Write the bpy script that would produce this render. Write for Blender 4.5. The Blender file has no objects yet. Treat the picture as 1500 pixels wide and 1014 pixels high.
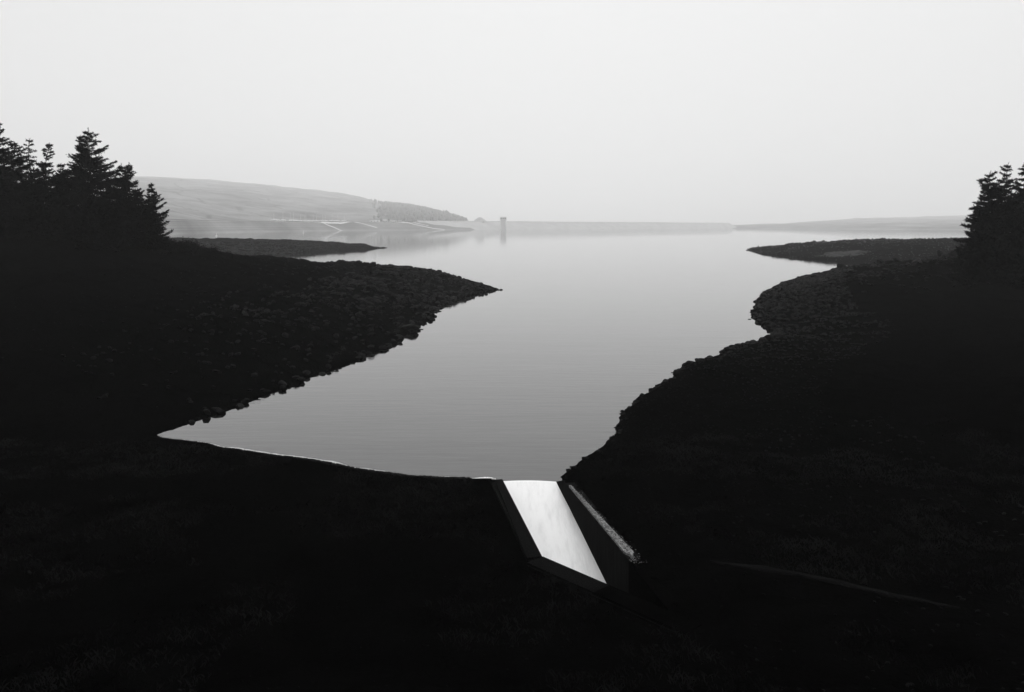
import bpy, bmesh, math, random
import numpy as np
from mathutils import Vector, Matrix

random.seed(7); RNG = np.random.default_rng(11)
R = math.radians
SC = bpy.context.scene
COL = SC.collection

# ------------------------------------------------------------------ camera
cam_d = bpy.data.cameras.new('camera'); cam = bpy.data.objects.new('camera', cam_d); COL.objects.link(cam)
cam.location = (0, 0, 7.0); cam.rotation_euler = (R(90), 0, 0)
cam_d.sensor_width = 36; cam_d.lens = 36 * 1400 / 1500
cam_d.shift_y = -175.5 / 1500
cam_d.clip_start = 0.2; cam_d.clip_end = 20000
SC.camera = cam

# ------------------------------------------------------------------ sky, sun, exposure
SUN_EL, SUN_AZ = R(40), R(5)          # high behind the overcast, ahead of the camera
wd = bpy.data.worlds.new('World'); SC.world = wd; wd.use_nodes = True
nt = wd.node_tree; nt.nodes.clear()
out = nt.nodes.new('ShaderNodeOutputWorld'); bg = nt.nodes.new('ShaderNodeBackground')
sky = nt.nodes.new('ShaderNodeTexSky'); sky.sky_type = 'NISHITA'; sky.sun_disc = False
sky.sun_elevation = SUN_EL; sky.sun_rotation = SUN_AZ
sky.air_density = 1.0; sky.dust_density = 4.0; sky.ozone_density = 1.0
bw = nt.nodes.new('ShaderNodeRGBToBW')
veil = nt.nodes.new('ShaderNodeMixRGB'); veil.inputs[0].default_value = 0.96     # even overcast veil over the clear sky
veil.inputs[2].default_value = (8.1, 8.1, 8.1, 1)
nt.links.new(sky.outputs[0], bw.inputs[0]); nt.links.new(bw.outputs[0], veil.inputs[1])
nt.links.new(veil.outputs[0], bg.inputs[0]); bg.inputs[1].default_value = 0.1
nt.links.new(bg.outputs[0], out.inputs[0])
sun_d = bpy.data.lights.new('sun', 'SUN'); sun = bpy.data.objects.new('sun', sun_d); COL.objects.link(sun)
sun_d.energy = 1.25; sun_d.angle = R(30); sun_d.color = (1, 1, 1)
sdir = Vector((math.sin(SUN_AZ) * math.cos(SUN_EL), math.cos(SUN_AZ) * math.cos(SUN_EL), math.sin(SUN_EL)))
sun.rotation_euler = (-sdir).to_track_quat('-Z', 'Y').to_euler()
sun.location = sdir * 300
vs = SC.view_settings; vs.view_transform = 'Standard'; vs.look = 'None'; vs.exposure = 0.07; vs.gamma = 1.0; vs.use_curve_mapping = False
SC.render.engine = 'CYCLES'
cy = SC.cycles; cy.use_denoising = True; cy.max_bounces = 6; cy.diffuse_bounces = 2; cy.glossy_bounces = 3
cy.volume_bounces = 2; cy.transparent_max_bounces = 4; cy.caustics_reflective = False; cy.caustics_refractive = False

HAZE_DENSITY = 0.00028

# ------------------------------------------------------------------ helpers
K = 1400 / 1177.0      # plan distances below are noted in survey units of K metres away from the camera, widths and heights in metres
def tag(o, label=None, cat=None, group=None, kind=None):
    if label: o['label'] = label
    if cat: o['category'] = cat
    if group: o['group'] = group
    if kind: o['kind'] = kind
    return o
def link(o, parent=None):
    COL.objects.link(o)
    if parent: o.parent = parent
    return o
def mesh(name, v, f, m=None, smooth=False):
    me = bpy.data.meshes.new(name)
    v = np.asarray(v, dtype=np.float32).reshape(-1, 3)
    if isinstance(f, np.ndarray):
        n, k = f.shape
        me.vertices.add(len(v)); me.vertices.foreach_set('co', v.ravel())
        me.loops.add(n * k); me.loops.foreach_set('vertex_index', f.astype(np.int32).ravel())
        me.polygons.add(n); me.polygons.foreach_set('loop_start', np.arange(0, n * k, k, dtype=np.int32))
        me.polygons.foreach_set('loop_total', np.full(n, k, dtype=np.int32))
        me.update(calc_edges=True)
    else:
        me.from_pydata(v.tolist(), [], f); me.update()
    me.polygons.foreach_set('use_smooth', np.full(len(me.polygons), smooth))
    if m: me.materials.append(m)
    return me
def obj(name, v, f, m=None, parent=None, smooth=False):
    if parent is None or parent.get('plan'):
        v = np.array(v, dtype=np.float64).reshape(-1, 3); v[:, 1] *= K
    return link(bpy.data.objects.new(name, mesh(name, v, f, m, smooth)), parent)
def empty(name, loc=(0, 0, 0), rz=0):
    o = bpy.data.objects.new(name, None); o.location = (loc[0], loc[1] * K, loc[2]); o.rotation_euler = (0, 0, rz); o.empty_display_size = 0.3
    return link(o)
def prism(poly, z0, z1):
    """closed prism over a plan polygon; z0, z1 numbers or one value per corner"""
    n = len(poly)
    if not hasattr(z0, '__len__'): z0 = [z0] * n
    if not hasattr(z1, '__len__'): z1 = [z1] * n
    a = sum(poly[i][0] * poly[(i + 1) % n][1] - poly[(i + 1) % n][0] * poly[i][1] for i in range(n))
    if a < 0: poly = poly[::-1]; z0 = list(z0)[::-1]; z1 = list(z1)[::-1]
    v = [(p[0], p[1], z) for p, z in zip(poly, z0)] + [(p[0], p[1], z) for p, z in zip(poly, z1)]
    f = [tuple(range(n))[::-1], tuple(range(n, 2 * n))] + [(i, (i + 1) % n, n + (i + 1) % n, n + i) for i in range(n)]
    return v, f
def box(x0, x1, y0, y1, z0, z1): return prism([(x0, y0), (x1, y0), (x1, y1), (x0, y1)], z0, z1)
def merge(*parts):
    V, F = [], []
    for v, f in parts:
        b = len(V); V += [tuple(p) for p in v]; F += [tuple(i + b for i in q) for q in f]
    return V, F
def tube(pts, radii, n=6):
    V, F = [], []
    pts = [Vector(p) for p in pts]
    for i, p in enumerate(pts):
        d = (pts[min(i + 1, len(pts) - 1)] - pts[max(i - 1, 0)]).normalized()
        a = d.orthogonal().normalized(); b = d.cross(a)
        for k in range(n):
            t = 2 * math.pi * k / n
            V.append(tuple(p + (a * math.cos(t) + b * math.sin(t)) * radii[i]))
    for i in range(len(pts) - 1):
        for k in range(n):
            F.append((i * n + k, i * n + (k + 1) % n, (i + 1) * n + (k + 1) % n, (i + 1) * n + k))
    F.append(tuple(range(n))[::-1]); F.append(tuple(range((len(pts) - 1) * n, len(pts) * n)))
    return V, F

def _h(ix, iy, s):
    n = (ix.astype(np.int64) * 374761393 + iy.astype(np.int64) * 668265263 + s * 974711) & 0x7fffffff
    n = ((n ^ (n >> 13)) * 1274126177) & 0x7fffffff
    return ((n ^ (n >> 16)) & 0xffff) / 65535.0
def vnoise(x, y, s=0):
    ix = np.floor(x); iy = np.floor(y); fx = x - ix; fy = y - iy
    fx = fx * fx * (3 - 2 * fx); fy = fy * fy * (3 - 2 * fy)
    a = _h(ix, iy, s); b = _h(ix + 1, iy, s); c = _h(ix, iy + 1, s); d = _h(ix + 1, iy + 1, s)
    return (a + (b - a) * fx) * (1 - fy) + (c + (d - c) * fx) * fy - 0.5
def fbm(x, y, o=4, s=0):
    x = np.asarray(x, float); y = np.asarray(y, float); t = 0; a = 1
    for k in range(o): t = t + a * vnoise(x, y, s + k * 17); x = x * 2.03; y = y * 2.03; a *= 0.5
    return t
def sstep(a, b, x):
    t = np.clip((x - a) / (b - a), 0, 1); return t * t * (3 - 2 * t)

# ------------------------------------------------------------------ materials (black and white photograph: all grey)
def g(v): return (v, v, v, 1)
def mat(name, lo, hi, scale=3.0, rough=0.9, spec=0.1, detail=6, stretch=(1, 1, 1), bump=0.0, bscale=None, p0=0.35, p1=0.65, coords='Object', ior=1.5):
    m = bpy.data.materials.new(name); m.use_nodes = True
    n = m.node_tree.nodes; l = m.node_tree.links; b = n['Principled BSDF']
    tc = n.new('ShaderNodeTexCoord'); mp = n.new('ShaderNodeMapping'); mp.inputs['Scale'].default_value = stretch
    l.new(tc.outputs[coords], mp.inputs[0])
    no = n.new('ShaderNodeTexNoise'); no.inputs['Scale'].default_value = scale; no.inputs['Detail'].default_value = detail; no.inputs['Roughness'].default_value = 0.62
    l.new(mp.outputs[0], no.inputs['Vector'])
    cr = n.new('ShaderNodeValToRGB'); cr.color_ramp.elements[0].position = p0; cr.color_ramp.elements[1].position = p1
    cr.color_ramp.elements[0].color = g(lo); cr.color_ramp.elements[1].color = g(hi)
    l.new(no.outputs[0], cr.inputs[0]); l.new(cr.outputs[0], b.inputs['Base Color'])
    b.inputs['Roughness'].default_value = rough; b.inputs['Specular IOR Level'].default_value = spec; b.inputs['IOR'].default_value = ior
    if bump:
        n2 = n.new('ShaderNodeTexNoise'); n2.inputs['Scale'].default_value = bscale or scale * 3; n2.inputs['Detail'].default_value = 5
        l.new(mp.outputs[0], n2.inputs['Vector'])
        bp = n.new('ShaderNodeBump'); bp.inputs['Strength'].default_value = bump; bp.inputs['Distance'].default_value = 0.1
        l.new(n2.outputs[0], bp.inputs['Height']); l.new(bp.outputs[0], b.inputs['Normal'])
    return m
M = {}
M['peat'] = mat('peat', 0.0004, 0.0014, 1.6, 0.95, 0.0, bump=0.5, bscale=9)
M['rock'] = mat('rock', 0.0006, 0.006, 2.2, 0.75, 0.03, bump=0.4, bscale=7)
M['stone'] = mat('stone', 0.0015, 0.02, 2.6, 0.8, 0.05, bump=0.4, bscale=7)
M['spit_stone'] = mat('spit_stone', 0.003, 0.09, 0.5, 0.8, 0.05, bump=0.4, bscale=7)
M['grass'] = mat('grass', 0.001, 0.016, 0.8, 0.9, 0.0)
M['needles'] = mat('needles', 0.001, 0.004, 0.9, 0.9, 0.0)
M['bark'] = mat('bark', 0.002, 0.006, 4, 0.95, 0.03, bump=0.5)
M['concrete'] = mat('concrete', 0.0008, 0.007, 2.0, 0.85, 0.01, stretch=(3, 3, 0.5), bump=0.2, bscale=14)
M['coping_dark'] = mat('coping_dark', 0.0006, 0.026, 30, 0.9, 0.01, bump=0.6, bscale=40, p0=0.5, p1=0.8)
M['coping_pale'] = mat('coping_pale', 0.02, 0.34, 22, 0.85, 0.2, bump=0.6, bscale=40, p0=0.36, p1=0.62)
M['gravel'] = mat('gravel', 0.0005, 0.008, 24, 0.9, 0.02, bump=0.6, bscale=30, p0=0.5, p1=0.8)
M['sand'] = mat('sand', 0.003, 0.03, 0.6, 0.9, 0.05, stretch=(1, 0.3, 1))
M['foam'] = mat('foam', 0.76, 0.92, 2.4, 0.6, 0.1, stretch=(2.6, 0.35, 1), bump=0.10, bscale=12, p0=0.25, p1=0.55)
M['shore_foam'] = mat('shore_foam', 0.06, 0.55, 7, 0.6, 0.2, p0=0.3, p1=0.6)
M['moor'] = mat('moor', 0.15, 0.32, 0.012, 0.95, 0.02, detail=8, stretch=(1, 0.5, 1))
M['wood'] = mat('wood', 0.22, 0.32, 0.05, 0.95, 0.02)
M['dam_stone'] = mat('dam_stone', 0.46, 0.56, 0.05, 0.9, 0.05)
M['tower_stone'] = mat('tower_stone', 0.78, 0.86, 0.3, 0.9, 0.05)
M['white_paint'] = mat('white_paint', 0.72, 0.84, 0.6, 0.5, 0.3)
M['slate'] = mat('slate', 0.20, 0.30, 0.5, 0.8, 0.1)
M['glass'] = mat('glass', 0.02, 0.04, 0.5, 0.15, 0.5)
M['pale_track'] = mat('pale_track', 0.55, 0.75, 0.05, 0.9, 0.05)
M['alloy'] = mat('alloy', 0.65, 0.75, 0.5, 0.4, 0.5)

def water_mat():
    m = bpy.data.materials.new('lake_water'); m.use_nodes = True
    n = m.node_tree.nodes; l = m.node_tree.links; b = n['Principled BSDF']
    b.inputs['Base Color'].default_value = g(0.004); b.inputs['Roughness'].default_value = 0.02; b.inputs['IOR'].default_value = 1.333
    tc = n.new('ShaderNodeTexCoord')
    def noise(scale, st):
        mp = n.new('ShaderNodeMapping'); mp.inputs['Scale'].default_value = st; l.new(tc.outputs['Object'], mp.inputs[0])
        t = n.new('ShaderNodeTexNoise'); t.inputs['Scale'].default_value = scale; t.inputs['Detail'].default_value = 3; l.new(mp.outputs[0], t.inputs['Vector']); return t
    a = noise(1.6, (0.35, 1.6, 1)); c = noise(0.25, (0.3, 1.2, 1))
    ad = n.new('ShaderNodeMath'); ad.operation = 'ADD'; l.new(a.outputs[0], ad.inputs[0])
    mu = n.new('ShaderNodeMath'); mu.operation = 'MULTIPLY'; mu.inputs[1].default_value = 2.0; l.new(c.outputs[0], mu.inputs[0]); l.new(mu.outputs[0], ad.inputs[1])
    bp = n.new('ShaderNodeBump'); bp.inputs['Strength'].default_value = 0.08; bp.inputs['Distance'].default_value = 0.05
    sx = n.new('ShaderNodeSeparateXYZ'); l.new(tc.outputs['Object'], sx.inputs[0])
    mr = n.new('ShaderNodeMapRange'); mr.inputs[1].default_value = 30; mr.inputs[2].default_value = 75; mr.inputs[3].default_value = 0.13; mr.inputs[4].default_value = 0.05
    l.new(sx.outputs['Y'], mr.inputs[0]); l.new(mr.outputs[0], bp.inputs['Strength'])
    l.new(ad.outputs[0], bp.inputs['Height']); l.new(bp.outputs[0], b.inputs['Normal'])
    return m
M['lake'] = water_mat()

# ------------------------------------------------------------------ the near land: shoreline in metres (x to the right, y away from the camera)
SH_POINT = [(-1.5, 89.1), (-2.3, 85.4), (-4.1, 80.4), (-5.7, 75.9), (-6.1, 68.4), (-6.4, 58.6), (-6.6, 52.0), (-7.2, 47.2), (-7.9, 43.2), (-8.85, 38.6), (-9.5, 36.1), (-10.1, 34.0), (-10.65, 32.1), (-11.1, 30.4), (-11.4, 29.8), (-11.75, 28.7), (-11.9, 27.4), (-11.9, 27.0)]
SH_BEACH = [(-11.5, 26.6), (-10.1, 25.87), (-9.03, 25.31), (-7.79, 24.78), (-6.62, 24.34), (-5.44, 23.71), (-4.32, 23.11), (-2.86, 22.42), (-1.89, 22.24), (-0.94, 22.18), (-0.42, 22.18)]
SH_RIGHT = [(1.22, 22.18), (1.56, 22.98), (2.02, 23.78), (2.81, 25.47), (3.49, 27.42), (3.99, 29.37), (4.36, 30.92), (5.15, 32.76), (6.16, 34.55), (7.46, 37.37), (8.35, 39.33), (10.1, 41.72), (12.21, 44.9), (14.12, 47.49), (16.37, 50.7), (17.2, 52.98), (17.44, 55.48), (18.09, 59.49), (19.59, 65.13), (22.4, 72.59), (25.2, 80), (30, 89), (36, 97), (45, 104), (58, 112), (66, 130), (64.67, 156.9), (63.2, 177.2), (63.8, 208.6), (69.6, 238.8), (74, 244), (85, 252), (130, 270), (200, 300), (420, 370), (420, -60)]
SH_LEFT = [(-420, -60), (-420, 380), (-250, 330), (-120, 292), (-60, 270), (-47, 263), (-40.5, 259.1), (-43.9, 245.9), (-51.1, 222.7), (-57.0, 203.4), (-57.4, 185.2), (-57, 165), (-50, 140), (-35, 126), (-20, 115), (-10, 105), (-4, 96)]
SHORE = np.array(SH_LEFT + SH_POINT + SH_BEACH + SH_RIGHT)
CHANNEL = np.array([(-0.41, 22.25), (1.21, 22.25), (2.85, 13.95), (0.60, 16.40)])

def sdist(px, py, poly):
    """signed distance to a closed polygon, positive inside"""
    n = len(poly); best = np.full(px.shape, 1e9); ins = np.zeros(px.shape, bool)
    for i in range(n):
        ax, ay = poly[i]; bx, by = poly[(i + 1) % n]; dx, dy = bx - ax, by - ay
        t = np.clip(((px - ax) * dx + (py - ay) * dy) / (dx * dx + dy * dy + 1e-12), 0, 1)
        best = np.minimum(best, (px - ax - t * dx) ** 2 + (py - ay - t * dy) ** 2)
        if ay != by:
            c = ((ay > py) != (by > py)) & (px < (bx - ax) * (py - ay) / (by - ay) + ax); ins ^= c
    return np.sqrt(best) * np.where(ins, 1, -1)

def land_z(x, y, fine=True):
    x = np.asarray(x, float); y = np.asarray(y, float)
    d0 = sdist(x, y, SHORE)
    rough = sstep(23, 30, y) + 0.25 * sstep(60, 200, y) * 2       # the beach by the spillway is smoother than the stony banks
    d = d0 + fbm(x * 0.7, y * 0.7, 4, 3) * (0.10 + 0.45 * rough) + fbm(x * 0.12, y * 0.12, 2, 9) * 0.35 * rough
    d = np.where(d0 < -6, d0, d)
    p = np.maximum(d, 0)
    z_near = 0.24 * (1 - np.exp(-p / 0.7)) + 0.012 * p
    z_left = 2.6 * (1 - np.exp(-p * 0.35 / 2.6)) + 4.2 * np.exp(-((x + 48) / 18) ** 2 / 2 - ((y - 68) / 16) ** 2 / 2) * sstep(0, 6, p)
    z_right = 1.2 * (1 - np.exp(-p / 1.6)) + 3.2 * (1 - np.exp(-0.13 * p / 3.2)) + 2.5 * np.exp(-((x - 56) / 12) ** 2 / 2 - ((y - 75) / 12) ** 2 / 2)
    z_cove = 0.30 * (1 - np.exp(-p / 0.5)) + 0.085 * p
    hl = sstep(50, 68, y); z_right = z_right * hl + z_cove * (1 - hl)
    z_spit = 0.25 * (1 - np.exp(-p)) + 3.6 * (1 - np.exp(-p * 0.16 / 3.6))
    wl = sstep(24, 42, y + np.maximum(0, -x - 14) * 0.4) * (x < 0); wr = sstep(19, 31, y + np.maximum(0, x - 8) * 0.3) * (x >= 0)
    ws = sstep(125, 165, y)
    z = z_near * (1 - wl - wr) + z_left * wl + z_right * wr
    z = z * (1 - ws) + z_spit * ws
    emb = np.minimum(np.maximum(0, 11.2 - y) * 0.47, 5.3)
    z = z + emb
    amp = np.clip(p / 2.0, 0, 1)
    z = z + amp * (fbm(x * 0.25, y * 0.25, 3, 21) * 0.5 * (0.25 + rough) + fbm(x * 1.3, y * 1.3, 3, 33) * 0.14 * (0.5 + 0.8 * rough))
    z = np.where(d < 0, np.maximum(d * 0.45, -1.6) - 0.02, z + 0.03)
    return z, d

def build_land():
    ys = list(np.arange(-26, 11.5, 0.5)) + list(np.arange(11.5, 24, 0.12))
    while ys[-1] < 400: ys.append(ys[-1] * 1.0062)
    ys = np.array(ys); nu = 560; u = np.linspace(-1, 1, nu); 
    X = u[None, :] * (0.75 * np.maximum(ys, 8) + 12)[:, None]; Y = np.repeat(ys[:, None], nu, 1)
    Z, D = land_z(X, Y)
    ch = sdist(X, Y, CHANNEL)
    right_side = (X - 1.21) * -8.3 - (Y - 22.25) * 1.64 < 0
    cap = np.where(right_side, 0.17 + 0.3 * np.maximum(0, -ch - 0.3) + 0.12 * fbm(X * 4, Y * 4, 3, 91), 0.12 + 0.5 * np.maximum(0, -ch - 0.42) + 0.10 * fbm(X * 4, Y * 4, 3, 91) * (ch < -0.36))
    Z = np.where(ch > -0.9, np.minimum(Z, cap), Z)
    Z = np.where(ch > -0.13, -2.2, Z)
    nr = len(ys); i = np.arange(nr * nu).reshape(nr, nu)
    F = np.stack([i[:-1, :-1], i[:-1, 1:], i[1:, 1:], i[1:, :-1]], -1).reshape(-1, 4)
    # leave out the lake bed far from any shore
    keep = (D.ravel()[F] > -8).any(1)
    V = np.stack([X, Y, Z], -1).reshape(-1, 3)
    F = F[keep]; used = np.zeros(len(V), bool); used[F] = True; idx = np.cumsum(used) - 1
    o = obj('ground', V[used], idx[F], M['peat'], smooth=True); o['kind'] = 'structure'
    return o
build_land()

# wide base of the land, all round, far below the banks
n = 96; V = [(0, 0, -6)] + [(9000 * math.cos(2 * math.pi * k / n), 7000 * math.sin(2 * math.pi * k / n), -6) for k in range(n)]
tag(obj('terrain', V, [(0, 1 + k, 1 + (k + 1) % n) for k in range(n)], M['moor']), kind='structure')

# lake
V = [(-40, 22.0, 0), (-0.28, 22.0, 0), (1.21, 22.0, 0), (60, 22.0, 0), (2600, 2500, 0), (1200, 3000, 0), (-1500, 2200, 0), (-1500, 400, 0)]
tag(obj('water', V, [tuple(range(len(V)))], M['lake']), kind='structure')

# ------------------------------------------------------------------ far shore and hills (distance rows over a fan of bearings)
PX = np.array([-700, 0, 150, 230, 300, 400, 500, 560, 600, 650, 690, 700, 740, 850, 950, 1050, 1150, 1250, 1400, 1500, 2200.])
BEAR = (PX - 750) / 1177.0                                             # x / y of each bearing
D0 = np.array([500, 520, 580, 659, 824, 1030, 1267, 1345, 1396, 1498, 1560, 1600, 1660, 1900, 2250, 2480, 2226, 1831, 1498, 1267, 900.])      # waterline
ZT = np.array([14, 14, 14, 14, 14, 14, 14, 14, 14, 14, 12, 9, 8, 8, 8, 8, 8, 6, 6, 6, 8.])                              # full-water bench
D1 = np.array([3800, 4500, 4900, 5100, 5100, 4900, 4200, 3100, 2900, 2700, 2300, 2050, 2050, 2300, 2800, 3000, 4000, 5000, 5400, 5400, 5400.])   # ridge
Z1 = np.array([215, 278, 296, 296, 287, 247, 175, 93, 73, 47, 19, 9, 9, 9, 9, 9, 20, 52, 72, 85, 120.])
def far_par(b):
    return [np.interp(b, BEAR, a) for a in (D0, ZT, D1, Z1)]
def far_z(x, y):
    x = np.asarray(x, float); y = np.asarray(y, float); b = x / y
    d0, zt, d1, z1 = far_par(b)
    d0 = d0 * (1 + 0.012 * fbm(b * 30, b * 0, 3, 5))
    dt = d0 * 1.055
    t = np.clip((y - dt * 1.03) / (d1 - dt * 1.03), 0, 1)
    up = zt + (z1 - zt) * (t ** 1.15 * (1.6 - 0.6 * t))
    z = np.where(y < d0, -(d0 - y) * 0.06, np.where(y < dt, zt * (y - d0) / (dt - d0), np.where(y < dt * 1.03, zt, up)))
    z = np.maximum(z, -3.5)
    back = sstep(0, 2500, y - d1)
    z = np.where(y > d1, z1 * (1 - 0.55 * back), z)
    rough = np.clip((y - dt) / 300, 0, 1) * np.clip(z1 / 50, 0, 1)
    return z + rough * (fbm(x * 0.006, y * 0.006, 4, 41) * 9 + fbm(x * 0.03, y * 0.03, 3, 43) * 2.5)
nb = 420; b = np.linspace(-1.15, 1.15, nb); tt = np.linspace(0, 1, 230)
d0, zt, d1, z1 = far_par(b)
rows = []
for t in tt:
    rows.append(np.where(t < 0.25, (d0 - 60) + (d0 * 0.09 + 60) * (t / 0.25), np.where(t < 0.85, d0 * 1.09 + (d1 * 1.04 - d0 * 1.09) * (t - 0.25) / 0.6, d1 * 1.04 + (8000 - d1 * 1.04) * ((t - 0.85) / 0.15) ** 1.5)))
Y = np.array(rows); X = Y * b[None, :]; Z = far_z(X, Y)
i = np.arange(Y.size).reshape(Y.shape)
F = np.stack([i[:-1, :-1], i[:-1, 1:], i[1:, 1:], i[1:, :-1]], -1).reshape(-1, 4)
tag(obj('hills', np.stack([X, Y, Z], -1), F, M['moor'], smooth=True), kind='structure')

# moorland colour: fields, strand lines left by the sinking water
def moor_mat(m):
    n = m.node_tree.nodes; l = m.node_tree.links; b = n['Principled BSDF']
    base = b.inputs['Base Color'].links[0].from_socket
    geo = n.new('ShaderNodeNewGeometry'); sep = n.new('ShaderNodeSeparateXYZ'); l.new(geo.outputs['Position'], sep.inputs[0])
    no = n.new('ShaderNodeTexNoise'); no.noise_dimensions = '1D'; no.inputs['Scale'].default_value = 1.1; no.inputs['Detail'].default_value = 4
    l.new(sep.outputs['Z'], no.inputs['W'])
    mr = n.new('ShaderNodeMapRange'); mr.inputs[1].default_value = 0.3; mr.inputs[2].default_value = 0.7; mr.inputs[3].default_value = 0.55; mr.inputs[4].default_value = 1.35; l.new(no.outputs[0], mr.inputs[0])
    lt = n.new('ShaderNodeMapRange'); lt.inputs[1].default_value = 13; lt.inputs[2].default_value = 16; lt.inputs[3].default_value = 1; lt.inputs[4].default_value = 0; l.new(sep.outputs['Z'], lt.inputs[0])
    mx = n.new('ShaderNodeMix'); mx.data_type = 'FLOAT'; l.new(lt.outputs[0], mx.inputs[0]); mx.inputs[2].default_value = 1; l.new(mr.outputs[0], mx.inputs[3])
    # field boundaries
    vo = n.new('ShaderNodeTexVoronoi'); vo.feature = 'DISTANCE_TO_EDGE'; vo.inputs['Scale'].default_value = 0.007; l.new(geo.outputs['Position'], vo.inputs['Vector'])
    ed = n.new('ShaderNodeMapRange'); ed.inputs[1].default_value = 0.01; ed.inputs[2].default_value = 0.03; ed.inputs[3].default_value = 0.6; ed.inputs[4].default_value = 1; l.new(vo.outputs['Distance'], ed.inputs[0])
    m1 = n.new('ShaderNodeMath'); m1.operation = 'MULTIPLY'; l.new(mx.outputs[0], m1.inputs[0])
    em = n.new('ShaderNodeMix'); em.data_type = 'FLOAT'; l.new(lt.outputs[0], em.inputs[0]); l.new(ed.outputs[0], em.inputs[2]); em.inputs[3].default_value = 1; l.new(em.outputs[0], m1.inputs[1])
    vm = n.new('ShaderNodeVectorMath'); vm.operation = 'SCALE'; l.new(base, vm.inputs[0]); l.new(m1.outputs[0], vm.inputs['Scale'])
    l.new(vm.outputs[0], b.inputs['Base Color'])
moor_mat(M['moor'])

# ------------------------------------------------------------------ dam and its valve tower
dA, dB = Vector((-150, 1496 * K)), Vector((700, 2470 * K)); dd = (dB - dA).normalized(); dn = Vector((-dd.y, dd.x))
if dn.y < 0: dn = -dn
dam = empty('dam', (dA.x, dA.y / K, 0)); tag(dam, 'long low pale dam closing the far end of the water', 'dam')
def dam_prism(prof, a=dA, bb=dB):
    v = [(p.x + dn.x * o - dA.x, p.y + dn.y * o - dA.y, z) for p in (a, bb) for o, z in prof]; n = len(prof)
    return v, [tuple(range(n)), tuple(range(n, 2 * n))[::-1]] + [(k, n + k, n + (k + 1) % n, (k + 1) % n) for k in range(n)]
obj('embankment', *dam_prism([(-6, -3), (34, 16.2), (42, 16.2), (90, 4)]), M['dam_stone'], dam)
obj('parapet', *dam_prism([(34.5, 16.0), (34.5, 17.6), (35.3, 17.6), (35.3, 16.0)]), M['tower_stone'], dam)

tw = empty('valve_tower', (-18, 1652, 0)); tag(tw, 'pale square valve tower rising above the left part of the dam', 'tower')
obj('wall', *box(-5.5, 5.5, -5.0, 5.0, -3, 19.6), M['tower_stone'], tw)
obj('upper_room', *box(-7.0, 7.0, -6, 6, 19.6, 25.2), M['tower_stone'], tw)
obj('parapet', *box(-7.3, 7.3, -6.3, 6.3, 25.2, 25.9), M['tower_stone'], tw)
for k in range(3): obj('window', *box(-5.2 + k * 4.2, -3.2 + k * 4.2, -6.08, -5.9, 21.4, 24), M['glass'], tw)
obj('footbridge', *box(-1.2, 1.2, 5.0, 42, 16.5, 17.4), M['tower_stone'], tw)

def house(name, x, y, w, dpt, h, rh, label, hip=False, wm='white_paint', z=None, cat='house', rm='slate'):
    z = float(far_z(x, y)) - 0.3 if z is None else z
    t = empty(name, (x, y, z), math.atan2(-x, y) * 0.5); tag(t, label, cat)
    obj('wall', *box(-w / 2, w / 2, -dpt / 2, dpt / 2, 0, h), M[wm], t)
    a, c = w / 2 + 0.4, dpt / 2 + 0.4; i = (a * 0.75 if hip else 0)
    v = [(-a, -c, h), (a, -c, h), (a, c, h), (-a, c, h), (-a + i, 0, h + rh), (a - i, 0, h + rh)]
    obj('roof', v, [(0, 1, 5, 4), (1, 2, 5), (2, 3, 4, 5), (3, 0, 4), (3, 2, 1, 0)], M[rm], t)
    obj('door', *box(-0.6, 0.6, -dpt / 2 - 0.06, -dpt / 2, 0.2, 2.4), M['slate'], t)
    for s in (-1, 1): obj('window', *box(s * w * 0.3 - 0.7, s * w * 0.3 + 0.7, -dpt / 2 - 0.07, -dpt / 2, 1.1, 2.5), M['glass'], t)
    return t
house('gatehouse', -66, 1650, 24, 14, 4.5, 6.5, 'grey hip-roofed house behind the near end of the dam', True, 'tower_stone', z=14.0, rm='dam_stone')
def at_bearing(px, y): return (px - 750) / 1177.0 * y
house('clubhouse', at_bearing(549, 1416), 1416, 17, 8, 4.2, 2.8, 'long white clubhouse nearest the row of boats')
house('boat_shed', at_bearing(564, 1428), 1428, 8, 8, 6.0, 3.0, 'tall narrow white shed in the middle of the lakeside buildings', cat='shed')
house('cottage', at_bearing(576, 1436), 1436, 12, 7, 4.2, 2.6, 'low white cottage below the wooded hill, right of the tall shed')
house('cottage', at_bearing(586, 1446), 1446, 6, 6, 3.2, 2.0, 'smallest white hut, rightmost of the lakeside buildings', cat='hut')

# ------------------------------------------------------------------ tracks and slipways on the far bank
def strip(name, pts, width, m, lift=0.35, n=40, kind='structure', zf=None):
    V, F = [], []
    pts = np.array(pts, float); s = np.linspace(0, len(pts) - 1, n)
    X = np.interp(s, np.arange(len(pts)), pts[:, 0]); Y = np.interp(s, np.arange(len(pts)), pts[:, 1])
    for k in range(n):
        a, c = max(k - 1, 0), min(k + 1, n - 1); t = Vector((X[c] - X[a], Y[c] - Y[a])).normalized(); q = Vector((-t.y, t.x)) * width / 2
        for sg in (-1, 1):
            x, y = X[k] + q.x * sg, Y[k] + q.y * sg
            V.append((x, y, float((zf or far_z)(x, y)) + lift))
    for k in range(n - 1): F.append((2 * k, 2 * k + 1, 2 * k + 3, 2 * k + 2))
    o = obj(name, V, F, m); o['kind'] = kind; return o
def fp(px, fr):           # a point on the far bank: bearing and fraction of the way from waterline to bench
    d = float(np.interp((px - 750) / 1177.0, BEAR, D0)); y = d * (1 + 0.055 * fr); return ((px - 750) / 1177.0 * y, y)
strip('slipway', [fp(502, -0.05), fp(487, 0.5), fp(471, 1.05)], 7, M['pale_track'])
strip('slipway', [fp(552, 0.25), fp(530, 0.75), fp(512, 1.1)], 6, M['pale_track'])
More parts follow.
